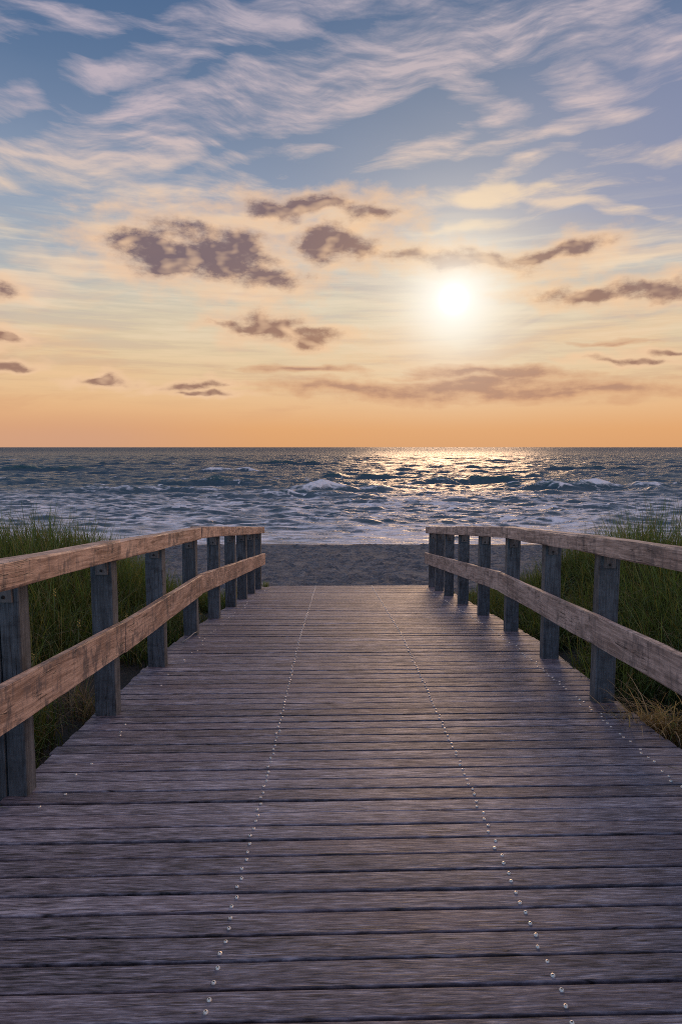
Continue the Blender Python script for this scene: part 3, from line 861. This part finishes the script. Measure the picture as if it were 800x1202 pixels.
    # the sheet slips under the sand short of the swash edge
    Z = np.where(Yg < edge, SEA_Z + H * 0 - 0.10 * sstep(0, 0.5, edge - Yg) - 0.25 * sstep(0.3, 2.0, edge - Yg), Z)
    Z = np.where((Yg >= edge) & (Yg < edge + 0.6), SEA_Z + 0.04 + (Z - SEA_Z - 0.04) * sstep(0, 0.6, Yg - edge), Z)
    ny, nx = Xg.shape
    V = np.stack([Xg.ravel(), Yg.ravel(), Z.ravel()], 1)
    idx = np.arange(ny * nx).reshape(ny, nx)
    F = np.stack([idx[:-1, :-1].ravel(), idx[:-1, 1:].ravel(), idx[1:, 1:].ravel(), idx[1:, :-1].ravel()], 1)
    m, t, b = new_mat('sea_water')
    obj = t.node('ShaderNodeTexCoord').outputs['Object']
    x, y, z = t.split(obj)
    fo = t.attr('foam')
    f1 = t.noise(t.mapping(obj, scale=(0.9, 3.0, 1)), 1.0, 6, 0.72, 0.4, dims='3D')
    f2 = t.voro(t.mapping(t.vmath('ADD', obj, t.vmath('SCALE', t.noise(obj, 1.3, 3, out='Color', dims='3D'), scale=0.9)), scale=(0.9, 1.5, 1)), 1.0, 'DISTANCE_TO_EDGE')
    web = t.rng(f2, 0.16, 0.02)
    fm = t.rng(t.add(fo, t.add(t.mul(t.sub(f1, 0.5), 1.5), t.mul(web, 0.16))), 0.40, 0.95)
    milk = t.mul(t.attr('milk'), t.rng(f1, 0.36, 0.60, 0.25, 1.5))
    fm = t.math('MAXIMUM', fm, milk)
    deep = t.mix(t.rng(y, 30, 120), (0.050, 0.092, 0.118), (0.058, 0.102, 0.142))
    crest = t.rng(z, SEA_Z + 0.15, SEA_Z + 0.75)
    deep = t.mix(t.mul(crest, 0.7), deep, (0.035, 0.10, 0.095))
    col = t.mix(fm, deep, (0.88, 0.86, 0.88))
    t.put(b.inputs['Base Color'], col)
    t.put(b.inputs['Roughness'], t.math('ADD', t.rng(fm, 0.0, 1.0, 0.25, 0.75), t.rng(y, 80, 900, 0.0, 0.18)))
    b.inputs['IOR'].default_value = 1.333; b.inputs['Specular IOR Level'].default_value = 0.18
    w1 = t.noise(t.mapping(obj, scale=(1.1, 2.1, 1)), 1.0, 5, 0.6, 0.3, dims='3D')
    w2 = t.noise(t.mapping(obj, scale=(0.22, 0.42, 1)), 1.0, 4, 0.55, 0.2, dims='3D')
    w3 = t.noise(t.mapping(obj, scale=(0.035, 0.10, 1)), 1.0, 4, 0.55, dims='3D')
    h = t.add(t.mul(w1, t.rng(y, 40, 150, 0.5, 1.3)), t.add(t.mul(w2, t.rng(y, 40, 250, 0.7, 8.0)), t.mul(w3, t.rng(y, 120, 800, 0.0, 30.0))))
    t.put(b.inputs['Normal'], t.bump(h, 1.0, 0.55))
    o = link_mesh('sea', V, F, m, None, smooth=True, attrs={'foam': FO.ravel(), 'milk': MILK.ravel()})
    tag(o, 'choppy dark teal sea with low breakers and foam reaching the horizon', 'sea', kind='structure')


build_sea()


# ------------------------------------------------------------------ dune grass
def grass_mat():
    m, t, b = new_mat('grass_blade')
    c = t.attr('col', 'Color')
    t.n.remove(b)
    d = t.node('ShaderNodeBsdfDiffuse'); t.put(d.inputs[0], c)
    tr = t.node('ShaderNodeBsdfTranslucent'); t.put(tr.inputs[0], t.mix(1.0, c, (1.0, 1.0, 0.6), 'MULTIPLY'))
    gl = t.node('ShaderNodeBsdfGlossy'); gl.inputs['Roughness'].default_value = 0.45; gl.inputs[0].default_value = (0.6, 0.6, 0.6, 1)
    mx = t.node('ShaderNodeMixShader'); mx.inputs[0].default_value = 0.48
    t.l.new(d.outputs[0], mx.inputs[1]); t.l.new(tr.outputs[0], mx.inputs[2])
    m2 = t.node('ShaderNodeMixShader'); m2.inputs[0].default_value = 0.05
    t.l.new(mx.outputs[0], m2.inputs[1]); t.l.new(gl.outputs[0], m2.inputs[2])
    t.l.new(m2.outputs[0], t.n['Material Output'].inputs[0])
    return m


M_GRASS = grass_mat()
ST = np.array([0.0, 0.3, 0.6, 0.85, 1.0])


def blades(bx, by, bz, ang, length, lean, droop, width, col0, col1):
    """ribbons: base point, heading, length, starting lean from vertical, extra bend along the blade"""
    n = len(bx)
    P = np.zeros((n, len(ST), 3)); p = np.stack([bx, by, bz], 1).astype(float); P[:, 0] = p
    dx = np.cos(ang); dy = np.sin(ang)
    for i in range(1, len(ST)):
        tm = (ST[i] + ST[i - 1]) / 2
        a = lean + droop * tm ** 1.5
        sl = length * (ST[i] - ST[i - 1])
        p = p + np.stack([np.sin(a) * dx * sl, np.sin(a) * dy * sl, np.cos(a) * sl], 1)
        P[:, i] = p
    tw = ang + math.pi / 2 + RNG.normal(0, 0.5, n)
    W = np.stack([np.cos(tw), np.sin(tw), np.zeros(n)], 1)
    wid = np.array([0.8, 1.0, 0.8, 0.45])
    verts = np.zeros((n, 9, 3)); cols = np.ones((n, 9, 4))
    for i in range(4):
        o = W * (width * wid[i] / 2)[:, None]
        verts[:, 2 * i] = P[:, i] - o; verts[:, 2 * i + 1] = P[:, i] + o
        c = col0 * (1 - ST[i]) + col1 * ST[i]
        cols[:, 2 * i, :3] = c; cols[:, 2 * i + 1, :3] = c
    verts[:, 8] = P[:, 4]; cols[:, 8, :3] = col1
    b = (np.arange(n) * 9)[:, None]
    q = np.concatenate([b + np.array([[0, 1, 3, 2]]), b + np.array([[2, 3, 5, 4]]), b + np.array([[4, 5, 7, 6]])], 0)
    tr = b + np.array([[6, 7, 8]])
    return verts.reshape(-1, 3), q.tolist() + tr.tolist(), cols.reshape(-1, 4)


def grass_cols(n, straw=0.12, tone=None):
    g0 = np.array([0.045, 0.078, 0.026]); g1 = np.array([0.23, 0.33, 0.10])
    mixv = RNG.random((n, 1)) if tone is None else np.clip(tone[:, None] + RNG.normal(0, .2, (n, 1)), 0, 1)
    c1 = g0 * (1 - mixv) + g1 * mixv
    yel = (RNG.random((n, 1)) < 0.24)
    c1 = np.where(yel, np.array([0.30, 0.28, 0.09]) * RNG.uniform(.6, 1.1, (n, 1)), c1)
    s = (RNG.random((n, 1)) < straw)
    sc = np.array([0.40, 0.30, 0.18]) * RNG.uniform(.5, 1.15, (n, 1))
    c1 = np.where(s, sc, c1)
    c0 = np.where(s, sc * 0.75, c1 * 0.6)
    return c0, c1, s[:, 0]


def build_grass(side):
    per = 44
    n_t = 3300
    r = RNG
    sd = np.abs(r.gamma(1.6, 1.5, n_t)) + 0.02
    sd = np.where(sd > 8, r.uniform(0, 8, n_t), sd)
    ty = r.uniform(0.3, 12.4, n_t)
    tx = (-1.66 - sd) if side < 0 else (1.96 + sd)
    lim = (11.2 if side < 0 else 11.3) + 1.0 * perlin(tx * 0.6, tx * 0 + 5, 12) - 0.16 * np.maximum(sd - 1.5, 0)
    dens = fbm(tx * 0.8, ty * 0.8, 14, 3)
    keep = (ty < lim) & (dens > -0.18 + 0.1 * (sd < 0.7))
    if side > 0:                                    # bare sandy toe beside the near right edge
        keep &= ~((sd < 0.6) & (ty < 5.0) & (r.random(n_t) < 0.65))
    else:
        keep &= ~((sd < 0.4) & (ty < 5.0) & (r.random(n_t) < 0.35))
    tx, ty, sd = tx[keep], ty[keep], sd[keep]
    m = len(tx)
    tsize = r.uniform(.6, 1.3, m) * (0.55 + 0.45 * sstep(0.0, 1.3, sd)) * (1 - 0.45 * sstep(8.6, 11.2, ty))
    tone = 0.5 + 0.6 * fbm(tx * 0.6, ty * 0.6, 44, 2)
    bx = np.repeat(tx, per) + r.normal(0, .075, m * per); by = np.repeat(ty, per) + r.normal(0, .075, m * per)
    if side < 0: bx = np.minimum(bx, -1.62)
    else: bx = np.maximum(bx, 1.92)
    n = len(bx)
    ang = r.uniform(0, 2 * math.pi, n)
    wind = r.random(n) < 0.55                       # combed by the sea wind, over towards the land and the walk
    ang = np.where(wind, -math.pi / 2 + r.normal(-0.5 if side > 0 else -0.3, 0.8, n), ang)
    ln = np.repeat(tsize, per) * r.uniform(.38, .88, n)
    lean = np.abs(r.normal(0.26, 0.22, n)); droop = np.abs(r.normal(1.35, 0.6, n))
    upr = r.random(n) < 0.32
    lean = np.where(upr, lean * 0.45, lean); droop = np.where(upr, droop * 0.4, droop)
    c0, c1, s = grass_cols(n, 0.13, np.repeat(tone, per))
    droop = np.where(s, droop + 0.6, droop); ln = np.where(s, ln * 0.85, ln)
    wd = r.uniform(.005, .0105, n)
    bz = ground_z(bx, by) - 0.02
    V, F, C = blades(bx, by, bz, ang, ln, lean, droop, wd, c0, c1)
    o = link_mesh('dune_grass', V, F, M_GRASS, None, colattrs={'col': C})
    if side < 0: tag(o, 'dark green dune grass behind the left railing of the boardwalk', 'grass', kind='stuff')
    else: tag(o, 'dark green wind-combed dune grass behind the right railing of the boardwalk', 'grass', kind='stuff')


build_grass(-1)
build_grass(1)


def tuft(name, label, x, y, n, lmin, lmax, spread, straw, lean=0.1, droop=0.7, heading=None, hs=0.8, bright=1.0, width=(.005, .009), cat='grass tuft', zoff=-0.01):
    r = RNG
    bx = r.normal(0, spread, n); by = r.normal(0, spread, n)
    ang = r.uniform(0, 2 * math.pi, n) if heading is None else r.normal(heading, hs, n)
    c0, c1, s = grass_cols(n, straw)
    z0 = float(ground_z(x, y))
    bz = ground_z(x + bx, y + by) - z0 + zoff
    V, F, C = blades(bx, by, bz, ang, r.uniform(lmin, lmax, n), np.abs(r.normal(lean, .1, n)), np.abs(r.normal(droop, .3, n)), r.uniform(*width, n), c0 * bright, c1 * bright)
    o = link_mesh(name, V, F, M_GRASS, None, colattrs={'col': C})
    o.location = (x, y, z0)
    tag(o, label, cat)
    return o


tuft('grass_tuft', 'tallest spiky clump of dune grass standing up against the sea behind the right handrail', 3.45, 7.6, 320, .65, 1.22, .22, .05, 0.12, 0.32)
tuft('grass_tuft', 'pale dry straw tuft on the sand beside the near right edge of the planks', 2.05, 4.22, 420, .28, .58, .10, .95, 0.35, 1.25, -2.3, 0.75, 1.7, (.005, .010))
tuft('grass_tuft', 'small bright green tuft at the foot of the farthest left post', -1.30, 11.62, 60, .06, .14, .03, .0, 0.2, 0.8, bright=1.6, zoff=0.24)
tuft('grass_tuft', 'dry straw clump on bare sand between the second and third posts of the left railing', -1.85, 4.75, 120, .25, .5, .10, .75, 0.3, 1.4)


# ------------------------------------------------------------------ small finds
M_STEM = simple_mat('flower_stalk', (0.10, 0.14, 0.05), 0.7, 0, 0.3)
M_PETAL = simple_mat('yellow_petal', (0.62, 0.42, 0.08), 0.6, 0, 0.25, 60)
M_TWIG = simple_mat('bleached_twig', (0.50, 0.44, 0.36), 0.75, 0, 0.6, 50)


def tube(name, pts, radii, mat, parent=None, n=6):
    pts = [Vector(p) for p in pts]; V = []; F = []
    for i, p in enumerate(pts):
        d = (pts[min(i + 1, len(pts) - 1)] - pts[max(i - 1, 0)]).normalized()
        a = d.orthogonal().normalized(); b = d.cross(a)
        for q in range(n):
            t = 2 * math.pi * q / n
            V.append(tuple(p + (a * math.cos(t) + b * math.sin(t)) * radii[i]))
    for i in range(len(pts) - 1):
        for q in range(n): F.append((i * n + q, i * n + (q + 1) % n, (i + 1) * n + (q + 1) % n, (i + 1) * n + q))
    F.append(tuple(range(n))[::-1]); F.append(tuple((len(pts) - 1) * n + q for q in range(n)))
    return link_mesh(name, V, F, mat, parent, smooth=True)


def build_flowers():
    spots = [(-2.02, 5.05, .62), (-2.12, 4.62, .44), (-1.98, 4.80, .34), (-2.15, 5.95, .60), (-1.95, 6.20, .48), (-2.25, 6.35, .56), (-2.05, 7.10, .5), (-2.35, 5.45, .70)]
    src = None
    for (x, y, h) in spots:
        if src is None:
            r0 = empty('yellow_flower', (0, 0, 0))
            st = tube('stalk', [(0, 0, 0), (.01, -.01, .45), (.03, -.03, 1.0)], [.0035, .003, .002], M_STEM, r0)
            V = []; F = []
            for k in range(7):                      # florets up the top of the stalk
                c = Vector((.028 + .008 * math.sin(k * 2.4), -.028 + .008 * math.cos(k * 2.4), 0.93 + k * 0.014)); b = len(V); rr_ = 0.0085 - k * 0.0006
                for q in range(6):
                    V.append(tuple(c + Vector((rr_ * math.cos(q * math.pi / 3), rr_ * math.sin(q * math.pi / 3), 0))))
                V.append(tuple(c + Vector((0, 0, .010)))); V.append(tuple(c - Vector((0, 0, .008))))
                for q in range(6):
                    F.append((b + q, b + (q + 1) % 6, b + 6)); F.append((b + (q + 1) % 6, b + q, b + 7))
            bl = link_mesh('blossom', V, F, M_PETAL, r0)
            src = (r0, st, bl); r = r0
        else:
            r = src[0].copy(); COL.objects.link(r)
            for c in src[1:]:
                d = c.copy(); COL.objects.link(d); d.parent = r
        r.location = (x, y, float(ground_z(x, y)) - 0.01); r.scale = (1, 1, h); r.rotation_euler = (0, 0, x * 40)
        tag(r, 'small yellow blossom on a thin stalk in the grass behind the left railing', 'flower', 'yellow blossoms in the grass')


build_flowers()
tw = tube('twig', [(0, 0, 0.004), (.05, .06, .030), (.085, .14, .055), (.10, .20, .050)], [.007, .006, .005, .003], M_TWIG)
tw.location = (-1.50, 6.30, float(zdeck(6.35)) + 0.004)
tag(tw, 'pale curved twig lying at the left plank ends just before the fourth post', 'twig')
